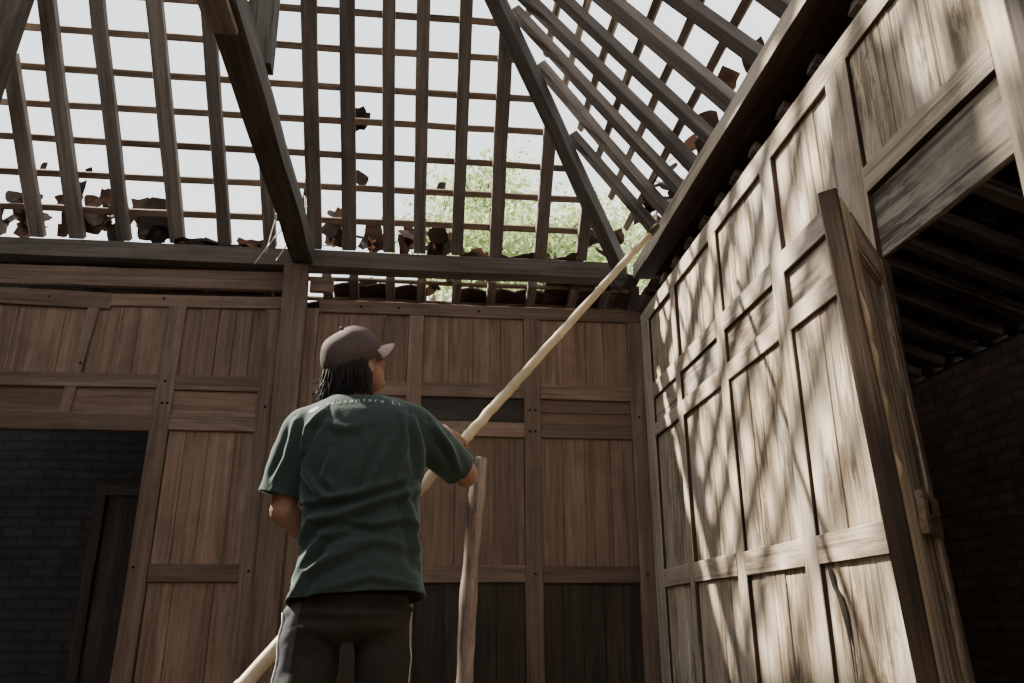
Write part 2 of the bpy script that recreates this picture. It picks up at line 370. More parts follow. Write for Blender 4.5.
# --- rooms behind the doorways
structure(slab('wall_back_room', (-3.9, 6.75, 0), (2.0, 6.9, 2.33), M['brick_grey']), 'dark bare brick wall behind the left doorway')
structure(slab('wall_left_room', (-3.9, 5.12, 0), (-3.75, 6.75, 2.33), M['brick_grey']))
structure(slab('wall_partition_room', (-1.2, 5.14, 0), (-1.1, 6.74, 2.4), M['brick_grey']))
structure(slab('wall_right_room', (3.3, -2.5, 0), (3.45, 7.2, 2.30), M['brick']), 'dark brick wall through the right doorway')
structure(slab('wall_end_room', (1.45, 5.07, 0), (3.3, 5.2, 2.7), M['brick']))
dr = structure(empty('door_2', (-2.1, 6.72, 0)), 'dark closed door in the room behind')
for k in range(1):
    boards('door_board', (-2.15, 6.72, 0), (-2.15, 6.72, 1.72), .62, .03, (0, -1, 0), M['panel_dark'], 4, dr)
beam('door_frame', (-2.5, 6.71, 1.76), (-1.8, 6.71, 1.76), .08, .06, (0, -1, 0), M['panel_dark'], dr)
beam('door_frame', (-2.5, 6.71, 0), (-2.5, 6.71, 1.8), .08, .06, (0, -1, 0), M['panel_dark'], dr)
beam('door_frame', (-1.8, 6.71, 0), (-1.8, 6.71, 1.8), .08, .06, (0, -1, 0), M['panel_dark'], dr)

# --- the open door leaf
hx, hy = W - .002, 2.222
fx, fy = 1.060, 1.800
dl = structure(empty('door_1', (hx, hy, 0)), 'worn brown door leaf standing open by the right doorway')
dv = V((fx - hx, fy - hy, 0)); LW = dv.length; dv.normalize(); dn = V((dv.y, -dv.x, 0))
if dn.dot(V((0, -1, 0))) < 0: dn = -dn       # dn faces the camera side
zl = V((-.082, -.028, 1.215)).normalized()
def dp(u, z, off=0): return V((hx, hy, 1.855)) + dv * u + dn * off + zl * (z - 1.855)
ZD = 1.855
def d_st(u0, u1, z0, z1, mat, th=.045, name='stile', off=-.022, jit=.002):
    return beam(name, dp((u0+u1)/2, z0, off), dp((u0+u1)/2, z1, off), u1 - u0, th, dn, M[mat], dl, jit=jit)
def d_rl(u0, u1, z0, z1, mat, name='rail', off=-.022):
    return beam(name, dp(u0, (z0+z1)/2, off), dp(u1, (z0+z1)/2, off), z1 - z0, .045, dn, M[mat], dl)
d_st(0, .085, .02, ZD, 'leaf'); d_st(LW - .15, LW - .022, .02, ZD, 'leaf')
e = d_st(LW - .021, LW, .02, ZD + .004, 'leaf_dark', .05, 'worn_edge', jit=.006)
d_rl(.085, LW - .15, ZD - .11, ZD, 'leaf'); d_rl(.085, LW - .15, .02, .14, 'leaf')
boards('panel', dp(LW/2 - .03, .14, -.022), dp(LW/2 - .03, ZD - .11, -.022), LW - .235, .016, dn, M['leaf'], 2, dl)
lk = beam('lock_block', dp(.02, 1.045, -.003), dp(.27, 1.045, -.003), .115, .02, dn, M['raw_pale'], dl)
q = dp(.19, 1.06, .0075); tube('keyhole', [q, q + dn * .002], .02, M['bamboo_dark'], dl, 12)
for (z, r) in [(1.50, .03), (1.40, .022), (1.28, .026), (1.12, .018)]:
    pts = [dp(LW - .03, z + r * 2.5, .002), dp(LW - .028, z, .006), dp(LW - .03, z - r * 3, .002)]
    tube('torn_splinter', pts, [.003, .011, .003], M['raw'], dl, 6)
for z in (1.62, .35):
    q = dp(-.0, z, .004); tube('hinge', [q, q + V((0, 0, .09))], .008, M['iron'], dl, 8)

# ------------------------------------------------------------------ roof frame
AB, AR, AL = math.radians(47), math.radians(51), math.radians(56)
YB, ZB = 4.98, 3.105           # inner top edge of the back wall plate
XR, ZR = 1.36, 3.06            # inner top edge of the right wall plate
XLP, ZLP = -3.11, 3.105        # left wall plate
def hip_r(z): return V((XR - (z - ZR) / math.tan(AR), YB - (z - ZB) / math.tan(AB), z))
def hip_l(z): return V((XLP + (z - ZLP) / math.tan(AL), YB - (z - ZB) / math.tan(AB), z))
# apex: hips meet
ZA = 5.70
while hip_r(ZA).x > hip_l(ZA).x: ZA += .005
APEX = hip_r(ZA)
def thing(o, label, cat, group=None): return meta(o, label, cat, group, 'thing')
# wall plates
thing(beam('wall_plate', (-3.55, 5.045, 3.045), (1.335, 5.045, 3.045), .13, .12, (0, 0, 1), M['rafter'], jit=.004), 'long dark weathered beam lying level across the top of the back wall posts', 'beam')
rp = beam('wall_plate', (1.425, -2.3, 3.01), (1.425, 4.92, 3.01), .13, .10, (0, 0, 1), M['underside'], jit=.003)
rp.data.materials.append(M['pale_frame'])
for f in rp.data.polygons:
    if f.normal.y > .9: f.material_index = 1  # pale inner side: weathering, with sunlight also put into the colour
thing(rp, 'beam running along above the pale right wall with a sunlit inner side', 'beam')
thing(beam('wall_plate', (-3.18, -2.3, 3.045), (-3.18, 4.96, 3.045), .12, .12, (0, 0, 1), M['beam'], jit=.003), 'beam along the top of the left wall, out of the picture', 'beam')
# posts
thing(beam('wooden_post', (-.872, 5.006, 0), (-.872, 5.006, 2.983), .152, .1, (0, -1, 0), M['stile'], jit=.004), 'square brown post standing against the back wall behind the man', 'post')
thing(beam('wooden_post', (1.40, 5.055, 2.80), (1.40, 5.055, 2.955), .06, .05, (0, -1, 0), M['panel_dark'], jit=.003), 'dark narrow post in the corner where brown and pale walls meet', 'post')
thing(beam('wooden_post', (1.352, 1.315, 0), (1.352, 1.315, 2.957), .13, .13, (0, -1, 0), M['beam'], jit=.003), 'grey post at the top right corner beside the doorway', 'post')
# tie beam, king post
tbm = M['dark_beam']
thing(beam('tie_beam', (-.832, 4.972, 3.065), (-.832, -2.4, 3.065), .135, .13, (0, 0, 1), tbm, jit=.004), 'heavy dark beam running overhead from the post top toward the viewer', 'beam')
thing(beam('king_post', (-.80, 3.16, 3.135), (-.80, 3.02, 5.0), .115, .10, (0, -1, 0), tbm, jit=.004), 'upright strut standing on the heavy overhead beam', 'post')
thing(beam('nailed_board', (-.848, 2.74, 2.98), (-.848, .6, 2.98), .115, .022, (0, 0, 1), M['rafter']), 'short lighter brown board nailed under the heavy overhead beam at the top edge', 'board')
# hips and ridge
def drop(p, d): return p - V((0, 0, d))
thing(beam('hip_rafter', drop(hip_r(3.165), .112), drop(hip_r(ZA - .22), .112), .085, .11, (0, 0, 1), tbm, jit=.004), 'dark diagonal corner rafter rising from the corner of the two walls', 'rafter')
thing(beam('hip_rafter', drop(hip_l(3.15), .13), drop(hip_l(ZA - .22), .13), .16, .13, (0, 0, 1), M['beam'], jit=.004), 'dark slanting corner rafter at the upper left corner of the picture', 'rafter')
thing(beam('ridge_beam', APEX + V((0, -.02, -.05)), (APEX.x, -2.3, APEX.z - .05), .09, .12, (0, 0, 1), tbm), 'ridge beam at the top of the roof frame', 'beam')['kind'] = 'structure'

# rafters -----------------------------------------------------------------
RH, RW = .058, .088
nB = V((0, math.sin(AB), math.cos(AB))); nR = V((math.sin(AR), 0, math.cos(AR))); nL = V((-math.sin(AL), 0, math.cos(AL)))
xs = [-3.03, -2.777, -2.521, -2.279, -1.988, -1.65, -1.355, -1.062, -.771, -.549, -.285, -.078, .171, .436, .74, 1.026]
lean = [0, 0, .03, .05, .03, .0, .0, .0, .0, -.01, -.015, -.02, -.02, -.05, -.02, .02]
ordinal = ['out of view', 'far left, cut by the slanting corner rafter', 'first whole', 'second', 'third', 'fourth', 'fifth', 'sixth']
blab = {-2.521: 'brown rafter at far left that passes behind the slanting corner rafter', -2.279: 'brown rafter of the back slope, second from the left edge of the picture',
 -1.988: 'brown rafter of the back slope, third from the left edge of the picture', -1.65: 'brown rafter of the back slope, fourth from the left edge of the picture',
 -1.355: 'brown rafter just left of the heavy overhead beam', -1.062: 'brown rafter of the back slope partly hidden behind the heavy overhead beam',
 -.771: 'first brown rafter right of the heavy overhead beam and post', -.549: 'second brown rafter right of the heavy overhead beam, a tile chip stuck to it',
 -.285: 'third brown rafter right of the heavy overhead beam', -.078: 'fourth brown rafter right of the heavy overhead beam, above the cap',
 .171: 'fifth brown rafter right of the heavy overhead beam, before the tree', .436: 'brown rafter in front of the tallest tree, third left of the diagonal corner rafter',
 .74: 'brown rafter ending under the middle of the diagonal corner rafter', 1.026: 'shortest brown rafter, close to the foot of the diagonal corner rafter'}
for x, dl_ in zip(xs, lean):
    if x > APEX.x: z1 = ZR + (XR - (x + dl_ * 0)) * math.tan(AR)
    else: z1 = ZLP + (x - XLP) * math.tan(AL)
    z1 = min(z1, ZA) - .06
    y1 = YB - (z1 - ZB) / math.tan(AB)
    y0, z0 = YB + .004, ZB - .004 * math.tan(AB)
    off = nB * (RH / 2 + .004 + .018)
    k = (z1 - z0)
    p0 = V((x, y0, z0)) + off; p1 = V((x + dl_ * k * .5, y1, z1)) + off
    o = beam('rafter', p0, p1, RW * rnd.uniform(.85, 1.05), RH, nB, M['rafter'], jit=.003, bow=rnd.uniform(-.008, .008))
    thing(o, blab.get(x, 'brown rafter of the back slope, beyond the left edge of the picture'), 'rafter', 'rafters of the back roof slope')
# right slope
rys = [(4.45, -.04, 'short rafter of the right slope nearest the corner'), (4.21, -.056, 'second rafter of the right slope from the corner'), (3.935, .0, 'third rafter of the right slope from the corner'), (3.685, .055, 'fourth rafter of the right slope from the corner'),
       (3.42, .077, 'fifth rafter of the right slope from the corner'), (3.135, .145, 'sixth rafter of the right slope from the corner, wider than its neighbours'), (2.80, .19, 'seventh rafter of the right slope from the corner'),
       (2.50, .19, 'eighth rafter of the right slope, at the top edge of the picture')] + [(2.2 - .3 * i, .15, 'rafter of the right slope beyond the top edge of the picture') for i in range(8)]
for i, (y, dy, lab) in enumerate(rys):
    off = nR * (RH / 2 + .012)
    z1 = ZR
    while True:                      # climb until the corner rafter or the ridge is met
        z1 += .02; s = (z1 - ZR) / math.sin(AR); yy = y + dy * s
        if yy > hip_r(z1).y - .02 or z1 > APEX.z - .14: break
    x0, z0 = XR + .002, ZR
    p0 = V((x0, y, z0)) + off; p1 = V((XR - (z1 - ZR) / math.tan(AR), yy, z1)) + off
    w = RW * (1.12 if i == 5 else rnd.uniform(.8, .92))
    thing(beam('rafter', p0, p1, w, RH, nR, M['rafter'], jit=.003, bow=rnd.uniform(-.01, .01)), lab, 'rafter', 'rafters of the right roof slope')
for i in range(18):
    y = 4.6 - .3 * i
    if y > 3.35: continue
    z1 = min(ZA, ZB + (YB - y) * math.tan(AB)) - .03
    off = nL * (RH / 2 + .02)
    p0 = V((XLP, y, ZLP)) + off; p1 = V((XLP + (z1 - ZLP), y, z1)) + off
    thing(beam('rafter', p0, p1, RW, RH, nL, M['rafter'], jit=.004), 'rafter of the left slope, outside the picture', 'rafter', 'rafters of the left roof slope')
# battens -----------------------------------------------------------------
BW, BH = .042, .026
du = .2165
k = 0; u = .172
ords = ['lowest', 'second lowest', 'third lowest', 'fourth from the bottom', 'fifth from the bottom', 'sixth from the bottom', 'seventh from the bottom', 'eighth from the bottom']
while ZB + u * math.sin(AB) < ZA - .05:
    z = ZB + u * math.sin(AB)
    hr, hl = hip_r(z), hip_l(z)
    off = nB * (RH + .022 + BH / 2 + .010)
    vis = k < 8
    j = lambda: V((0, 0, rnd.uniform(-.012, .012)))
    o = beam('roof_batten', hl + off + j(), hr + off + j(), BW, BH, nB, M['batten'], jit=.003, bow=rnd.uniform(-.006, .006))
    thing(o, ('thin batten across the back slope, %s' % ords[k]) if vis else 'thin batten of the back slope above the picture', 'batten', 'battens of the back roof slope')
    off = nR * (RH + .028 + BH / 2 + .012)
    e0 = V((hr.x, -2.2, z))
    o = beam('roof_batten', hip_r(z) + off + V((0, rnd.uniform(-.02, .06), 0)), e0 + off + j(), BW, BH, nR, M['batten'], jit=.004, bow=rnd.uniform(-.012, .012))
    thing(o, ('thin batten along the right slope, %s' % ords[k]) if vis else 'thin batten of the right slope above the picture', 'batten', 'battens of the right roof slope')
    off = nL * (RH + .024 + BH / 2 + .006)
    o = beam('roof_batten', V((hl.x, 3.4, z)) + off if hl.y > 3.4 else hl + off, V((hl.x, -2.2, z)) + off, BW, BH, nL, M['batten'], jit=.004)
    thing(o, 'thin batten of the left slope, outside the picture', 'batten', 'battens of the left roof slope')
    k += 1; u += du

# ------------------------------------------------------------------ lower roofs outside the walls
SB = math.radians(19)
nE = V((0, math.sin(SB), math.cos(SB)))
def eb(x, t, off=0): return V((x, 5.10 + t * math.cos(SB), 2.985 - t * math.sin(SB))) + nE * off
for x in [-3.1, -2.7, -2.3, -1.9, -1.5, -1.1, -.70, -.52, -.27, -.06, .18, .42, .70, 1.0, 1.22]:
    thing(beam('eave_rafter', eb(x, .03), eb(x, 1.86), .062, .05, nE, M['rafter'], jit=.004), 'rafter of the lower roof seen in the gap above the back wall', 'rafter', 'rafters of the lower roof behind the back wall')
for i, t in enumerate([.10, .31, .52, .73]):
    thing(beam('eave_batten', eb(-3.3, t, .025 + .022), eb(1.4, t, .025 + .022), .03, .022, nE, M['batten'], jit=.004), 'thin batten of the lower roof behind the back wall, %s' % ['highest', 'second', 'third', 'fourth'][i], 'batten', 'battens of the lower back roof')
def tiled(name, origin, ax, ay, nx, ny, w, l, mat, holes=lambda i, j: False, label=None):
    """sheet of overlapping curved roof tiles, one surface pattern"""
    ax, ay = V(ax).normalized(), V(ay).normalized(); n = ax.cross(ay)
    if n.z < 0: n = -n
    bm = bmesh.new(); o = V(origin)
    for i in range(nx):
        for j in range(ny):
            if holes(i, j): continue
            vs = []
            tilt = rnd.uniform(-.006, .006)
            for b in (0, 1.18):
                for a in range(5):
                    s = a / 4 - .5
                    hgt = .018 * math.cos(s * math.pi * 1.6) + (.03 if b else .0) + tilt * (1 if b else -1)
                    vs.append((ax * (w * (i + .5 + s * 1.08)) + ay * (l * (j + b)) + n * hgt))
            top = [bm.verts.new(v) for v in vs]; bot = [bm.verts.new(v - n * .012) for v in vs]
            for a in range(4):
                bm.faces.new((top[a], top[a+1], top[a+6], top[a+5])); bm.faces.new((bot[a+1], bot[a], bot[a+5], bot[a+6]))
                bm.faces.new((top[a], bot[a], bot[a+1], top[a+1])); bm.faces.new((top[a+6], bot[a+6], bot[a+5], top[a+5]))
            bm.faces.new((top[0], top[5], bot[5], bot[0])); bm.faces.new((top[9], top[4], bot[4], bot[9]))
    return structure(link(name, bm_mesh(name, bm), mat, Matrix.Translation(o)), label)
hr_ = random.Random(3)
def bh(i, j):
    x = -3.6 + .21 * (i + .5)
    if x < -.8: return False
    if x > .55: return j < 1 and hr_.random() < .25
    return j < 3 and hr_.random() < (.95, .62, .35)[j]
tiled('roof_back', eb(-3.6, -.05, .064), (1, 0, 0), (0, math.cos(SB), -math.sin(SB)), 25, 8, .21, .21, M['roof_under'], bh, 'old clay tiles left on the lower roof behind the back wall')
# right lower roof
SR = math.radians(20)
nER = V((math.sin(SR), 0, math.cos(SR)))
def er(y, t, off=0): return V((1.50 + t * math.cos(SR), y, 2.965 - t * math.sin(SR))) + nER * off
labs = ['brown rafter of the side room roof, lowest of those seen through the doorway', 'brown rafter of the side room roof, third one seen through the doorway', 'brown rafter of the side room roof, second one seen through the doorway', 'brown rafter of the side room roof, highest one seen through the doorway']
for i, y in enumerate([4.85, 4.6, 4.32, 4.05, 3.775, 3.55, 3.29, 2.97, 2.65, 2.3, 2.0, 1.7, 1.4, 1.1, .8]):
    lab = labs[i - 4] if 4 <= i <= 7 else 'brown rafter of the side room roof, mostly hidden'
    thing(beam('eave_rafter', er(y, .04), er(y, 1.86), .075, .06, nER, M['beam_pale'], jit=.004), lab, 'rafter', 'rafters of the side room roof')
for i in range(10):
    t = .1 + .21 * i
    thing(beam('eave_batten', er(5.0, t, .03 + .022), er(.3, t, .03 + .022), .03, .022, nER, M['batten'], jit=.004), 'thin batten of the side room roof', 'batten', 'battens of the side room roof')
def rh(i, j): return False
tiled('roof_right', er(5.57, -.0, .067), (0, -1, 0), (math.cos(SR), 0, -math.sin(SR)), 38, 10, .21, .21, M['roof_under'], rh, 'old clay tiles over the side room')

tiled('roof_sun_block', V((-1.75, 3.78, ZB + (YB - 3.78) * math.tan(AB))) + nB * (RH + .022 + BH + .035), (1, 0, 0), (0, -math.cos(AB), math.sin(AB)), 5, 4, .21, .21, M['roof_under'], label='unseen tiles added high on the back slope to block sun')  # added out of view to keep a sun patch off the side room wall
# ------------------------------------------------------------------ broken tiles
def shard_mesh(name, sx, sy, seed, k=1.6, th=.011):
    r = random.Random(seed); nA = 14; bm = bmesh.new()
    rad = []; c = 1.0
    for i in range(nA):
        a = 2 * math.pi * i / nA
        sq = 1 / max(abs(math.cos(a)), abs(math.sin(a)))
        rad.append(min(sq, 1.25) * r.choice([1, 1, 1, .95, .85, .78]))
    cen = bm.verts.new((0, 0, 0)); rings = []
    for f in (.5, 1):
        ring = []
        for i in range(nA):
            a = 2 * math.pi * i / nA; x = sx * f * rad[i] * math.cos(a); y = sy * f * rad[i] * math.sin(a)
            ring.append(bm.verts.new((x, y, -k * x * x + .25 * abs(x) * (1 if x > 0 else 0))))
        rings.append(ring)
    for i in range(nA):
        bm.faces.new((cen, rings[0][i], rings[0][(i+1) % nA]))
        bm.faces.new((rings[0][i], rings[1][i], rings[1][(i+1) % nA], rings[0][(i+1) % nA]))
    g = bmesh.ops.solidify(bm, geom=list(bm.faces), thickness=th)
    return bm_mesh(name, bm)
shards = [shard_mesh('roof_tile_shard', .045 + .012 * (i % 3), .055 + .014 * (i % 4), 40 + i) for i in range(8)]
for s in shards[:5]: s.materials.append(M['tile'])
for s in shards[5:]: s.materials.append(M['tile_dark'])
def shard(loc, rot, i, lab, group, sc=1.0):
    o = bpy.data.objects.new('broken_roof_tile', shards[i % 8]); COL.objects.link(o)
    o.location = loc; o.rotation_euler = rot; o.scale = (sc, sc, sc)
    thing(o, lab, 'roof tile', group)
def bpt(x, u, off): return V((x, YB - u * math.cos(AB), ZB + u * math.sin(AB))) + nB * off
r5 = random.Random(11)
OFFB = RH + .022 + BH + .04
# heaps along the foot of the back slope, lying on the plate behind the rafter feet
PLACED = []
def free(pt, d):
    if any((pt - o).length < d for o in PLACED): return False
    PLACED.append(pt); return True
def heap(xa, xb, n, lab, group, hi=.16):
    flat = hi < .03
    for q in range(n):
        for tries in range(60):
            x = r5.uniform(xa, xb); u = r5.uniform(-.02, hi + .05)
            pt = V((x, r5.uniform(5.04, 5.10), 3.122 + r5.uniform(0, .03))) if flat else bpt(x, u, OFFB + r5.uniform(-.03, .12))
            if (flat or min(abs(x - a) for a in xs) > .085 - .001 * tries) and free(pt, .10 - .0006 * tries): break
        else: continue
        rot = (r5.uniform(-.15, .25), r5.uniform(-.12, .12), r5.uniform(0, 6.3)) if flat else (AB * -1 + r5.uniform(-.5, .5), r5.uniform(-.5, .5), r5.uniform(-.6, .6) + r5.choice((0, 3.14)))
        shard(pt, rot, r5.randrange(8), lab, group, r5.uniform(1.0, 1.5) if flat else r5.uniform(.75, 1.15))
heap(-2.85, -2.5, 14, 'broken roof tile in the heap at the far left on the back wall plate', 'broken tiles at the far left')
heap(-2.42, -2.03, 20, 'broken roof tile in the heap between second and third rafter from the left', 'broken tiles between the left rafters')
heap(-1.96, -1.62, 14, 'broken roof tile in the heap around the third rafter from the left', 'broken tiles around the third rafter', .1)
heap(-1.6, -1.1, 6, 'flat broken roof tile lying left of the heavy overhead beam', 'broken tiles left of the overhead beam', .02)
heap(-.75, -.5, 10, 'broken roof tile in the heap just right of the post top', 'broken tiles right of the post top', .12)
heap(-.48, .15, 20, 'broken roof tile in the heap above the cap on the back wall plate', 'broken tiles above the cap', .06)
heap(.2, .95, 6, 'flat broken roof tile lying on the plate in front of the trees', 'broken tiles before the trees', 0.0)
heap(.95, 1.3, 8, 'broken roof tile at the corner beside the diagonal corner rafter', 'broken tiles in the corner', .12)
for (x, u, rz, i, sc, lab) in [(-2.30, .22, .2, 6, 1.35, 'notched dark roof tile standing on a batten between the left rafters'), (-1.78, .13, 1.4, 5, 1.5, 'large dark roof tile wedged behind the third rafter'),
        (-.50, .80, .4, 7, 1.1, 'dark roof tile caught on the fourth batten beside a rafter'), (-.47, .80, 1.6, 6, 1.0, 'second dark tile caught on the fourth batten beside a rafter'), (-.485, .42, 1.9, 5, .8, 'dark roof tile standing on the second batten beside a rafter'),
        (-.30, .17, .2, 6, 1.1, 'dark tile on the lowest batten right of the standing tile'), (.05, .385, .1, 7, .55, 'flat tile chip on the second batten left of the tree'), (-2.475, .385, .3, 7, .45, 'small chip on the second batten at far left'), (-2.2, .375, .3, 5, .4, 'small pale chip on the second batten beside the second rafter')]:
    shard(bpt(x, u + .03, OFFB + .02), (1.45, r5.uniform(-.5, .5), (rz - .8) * .4), i, lab, None, sc)
def rpt(y, u, off): return V((XR - u * math.cos(AR), y, ZR + u * math.sin(AR))) + nR * off
for (ya, yb, n, lab, grp) in [(4.35, 4.75, 8, 'broken roof tile at the foot of the right slope beside the bamboo tip', 'broken tiles by the bamboo tip'), (3.85, 4.35, 12, 'broken roof tile heaped at the foot of the right slope between second and fourth rafter', 'broken tiles on the right wall plate'), (3.5, 3.85, 6, 'broken roof tile at the foot of the fifth rafter of the right slope', 'broken tiles at the fifth right rafter'), (3.0, 3.3, 3, 'dark roof tile at the foot of the sixth rafter of the right slope', 'broken tiles at the sixth right rafter')]:
    for q in range(n):
        for tries in range(60):
            yy = r5.uniform(ya, yb); pt = rpt(yy, r5.uniform(.0, .2), RH + .07 + r5.uniform(-.01, .12))
            if min(abs(yy - a[0]) for a in rys) > .075 - .001 * tries and free(pt, .11 - .0006 * tries): break
        else: continue
        shard(pt, (r5.uniform(-.6, .6), AR + r5.uniform(-.5, .5), r5.uniform(0, 6.3)), r5.randrange(8), lab, grp, r5.uniform(.9, 1.4))
for q in range(16):
    x = r5.choice([-.62, -.4, -.2, 0.0, .1, .3, .05, -.3]) + r5.uniform(-.07, .07)
    shard(eb(x, r5.uniform(.12, .5), .07 + r5.uniform(0, .05)), (r5.uniform(-.6, .3), r5.uniform(-.4, .4), r5.uniform(0, 6.3)), r5.randrange(8), 'broken roof tile in the gap between wall plate and panelled back wall', 'broken tiles in the gap above the panels', r5.uniform(.9, 1.3))

# ------------------------------------------------------------------ small hanging things
def wire(name, pts, rad, lab, cat, group=None, mat='wire'):
    pts = [V(p) for p in pts]; P = []
    for i in range(len(pts) - 1):
        a = pts[max(i-1, 0)]; b = pts[i]; c = pts[i+1]; d = pts[min(i+2, len(pts)-1)]
        for s in range(6):
            t = s / 6
            P.append(.5 * ((2*b) + (c-a)*t + (2*a-5*b+4*c-d)*t*t + (3*b-a-3*c+d)*t**3))
    P.append(pts[-1])
    return thing(tube(name, P, rad, M[mat], None, 5), lab, cat, group)
wire('loose_wire', [(-.83, 4.80, 3.40), (-.822, 4.78, 3.215), (-.93, 4.78, 2.996), (-.97, 4.80, 2.93)], .0045, 'pale wire dangling over the post top, ending lowest at its right', 'wire', None)
wire('loose_wire', [(-.95, 4.76, 3.47), (-.96, 4.74, 3.33), (-1.0, 4.76, 3.155), (-1.033, 4.78, 2.97)], .004, 'pale wire hanging down the left side of the heavy overhead beam', 'wire', None)
wire('loose_wire', [(-.80, 4.75, 3.30), (-.885, 4.72, 3.19), (-.98, 4.76, 3.08), (-1.10, 4.78, 2.89)], .004, 'pale wire crossing under the overhead beam, reaching furthest left', 'wire', None)
thing(tube('iron_rod', [(-.855, 4.9, 3.235), (-.845, 4.9, 3.69)], .011, M['bamboo_dark'], None, 8), 'thin dark rod standing upright on the beam end over the post', 'rod')
thing(tube('hook_bolt', [(1.19, 4.955, 3.0), (1.23, 4.955, 2.95), (1.285, 4.955, 2.87)], .012, M['iron'], None, 8), 'small rusty bolt hanging askew under the wall plate near the corner', 'bolt')

# ------------------------------------------------------------------ bamboo pole and branch
M['bamboo'] = plain('dry bamboo', (.42, .34, .22), .5, 5, .28, .15, .4)
A_, B_ = V((-.495, 2.75, .631)), V((1.134, 3.60, 2.671))
pdir = (B_ - A_).normalized()
P0 = A_ - pdir * ((A_.z - .02) / pdir.z)
def pole_pt(z): return A_ + pdir * ((z - A_.z) / pdir.z)
bp_ = empty('bamboo_pole', P0)
thing(bp_, 'long pale bamboo pole held slantwise by the man toward the roof corner', 'pole')
Lp = (B_ - P0).length
pts = []; rad = []; s = 0.0; nodes_ = []
r9 = random.Random(5); nx = .16
while s < Lp - .06:
    f = s / Lp; r = .0255 - .009 * f
    wob = V((r9.uniform(-.002, .002), 0, r9.uniform(-.002, .002)))
    if s >= nx:
        for ds, k in ((-.012, 1.0), (-.004, 1.10), (.004, 1.10), (.012, .98)):
            pts.append(P0 + pdir * (s + ds)); rad.append(r * k)
        nodes_.append(s); nx += .24 + .06 * r9.random() + .1 * f
    else: pts.append(P0 + pdir * s + wob); rad.append(r)
    s += .045
pts.append(P0 + pdir * (Lp - .09)); rad.append(.0165)
tube('cane', pts, rad, M['bamboo'], bp_, 14)
tube('tip', [P0 + pdir * (Lp - .092), P0 + pdir * Lp], [.0175, .016], M['leaf_dark'], bp_, 12)['label'] = 'dark weathered tip of the pole'
for s in nodes_[5:12:2]:
    c = P0 + pdir * s; sd = V((.6, -.5, -.5)).normalized()
    tube('branch_stub', [c, c + (sd + pdir * .7).normalized() * (.034 - .012 * s / Lp)], [.008, .006], M['bamboo'], bp_, 7)

M['barkstick'] = wood('grey stripped branch', (.14, .10, .08), (.26, .20, .165), (.42, .35, .30), stain=(.05, .038, .03), stain_amt=.5, crack=.7, blotch=.9, vary=0)
S1 = V((.20, 2.965, 1.345)); S0 = V((.125, 2.93, 0)); sp = []; sr = []
for i in range(30):
    f = i / 29; p = S0.lerp(S1, f) + V((.006 * math.sin(f * 7), 0, 0)); sp.append(p); sr.append(.0335 - .006 * f + .002 * math.sin(f * 23) + .0015 * math.sin(f * 51))
st_ = tube('branch_stick', sp, sr, M['barkstick'], None, 12)
for v in st_.data.vertices:
    v.co += V((1, 0, 0)) * .004 * noise.noise(v.co * 14) + V((0, 0, 1)) * 0
thing(st_, 'rough barked branch standing upright on the floor, its cut top beside the man\'s elbow', 'stick')

# ------------------------------------------------------------------ trees beyond the roof
def tree(x, y, h, rx, rz, n, seed, lab, name='leafy_tree', leaf=.14, zc=None, drop_=.25, k=1.0):
    x, y, h, rx, rz, leaf = x * k, y * k, .77 + (h - .77) * k, rx * k, rz * k, leaf * k
    r = random.Random(seed); root = empty(name, (x, y, -.1)); thing(root, lab, 'tree', None)
    zc = zc if zc is not None else h - rz
    bm = bmesh.new(); cl = []
    for i in range(46):
        a = r.uniform(0, 6.28); e = r.uniform(-.9, 1.0); d = r.random() ** .45
        cl.append(V((rx * d * math.cos(a) * math.sqrt(1 - e * e * .95), rx * d * math.sin(a) * math.sqrt(1 - e * e * .95), rz * e * d)))
    for i in range(n):
        c = r.choice(cl); p = c + V((r.gauss(0, .26), r.gauss(0, .26), r.gauss(0, .19))) * k
        d = V((r.gauss(0, 1), r.gauss(0, 1), -abs(r.gauss(0, 1)) * 1.2 - drop_)).normalized()
        s = d.cross(V((r.gauss(0, 1), r.gauss(0, 1), r.gauss(0, 1)))).normalized()
        L = leaf * r.uniform(.6, 1.3); w = L * .24
        vs = [bm.verts.new(p + (V((0, 0, zc + .1)))), bm.verts.new(p + d * L * .5 + s * w + V((0, 0, zc + .1))), bm.verts.new(p + d * L + V((0, 0, zc + .1))), bm.verts.new(p + d * L * .5 - s * w + V((0, 0, zc + .1)))]
        bm.faces.new(vs)
    me = bpy.data.meshes.new('crown'); bm.to_mesh(me); bm.free()
    link('crown', me, M['foliage'], Matrix.Translation((x, y, -.1)), root)
    bm = bmesh.new()
    tube_mesh(bm, [V((0, 0, 0)), V((.05, 0, zc * .5)), V((0, .05, zc)), V((.02, 0, zc + rz * .6))], [.14, .11, .08, .02], 8)
    for c in cl[:18]:
        b = V((0, 0, zc + c.z * .3 - .3)); q = V((c.x, c.y, zc + .1 + c.z))
        tube_mesh(bm, [b, b.lerp(q, .5) + V((0, 0, .12)), q], [.035, .02, .006], 5)
    link('trunk', bm_mesh('trunk', bm, True), M['bark'], Matrix.Translation((x, y, -.1)), root)
tree(1.05, 14.0, 9.6, .85, 1.15, 2300, 3, 'tall pale green tree rising highest behind the back roof slope', k=1.22)
tree(.05, 14.5, 8.85, .8, .8, 1000, 13, 'loose light green tree just left of the tallest one', k=1.0)
tree(2.0, 13.4, 8.1, 1.25, .9, 3400, 4, 'bushy light green tree right of the tallest one, behind the corner rafter', k=.93)
tree(.8, 13.0, 7.55, 1.05, .75, 2800, 5, 'low bushy light green tree in front of the tallest one', k=.78)
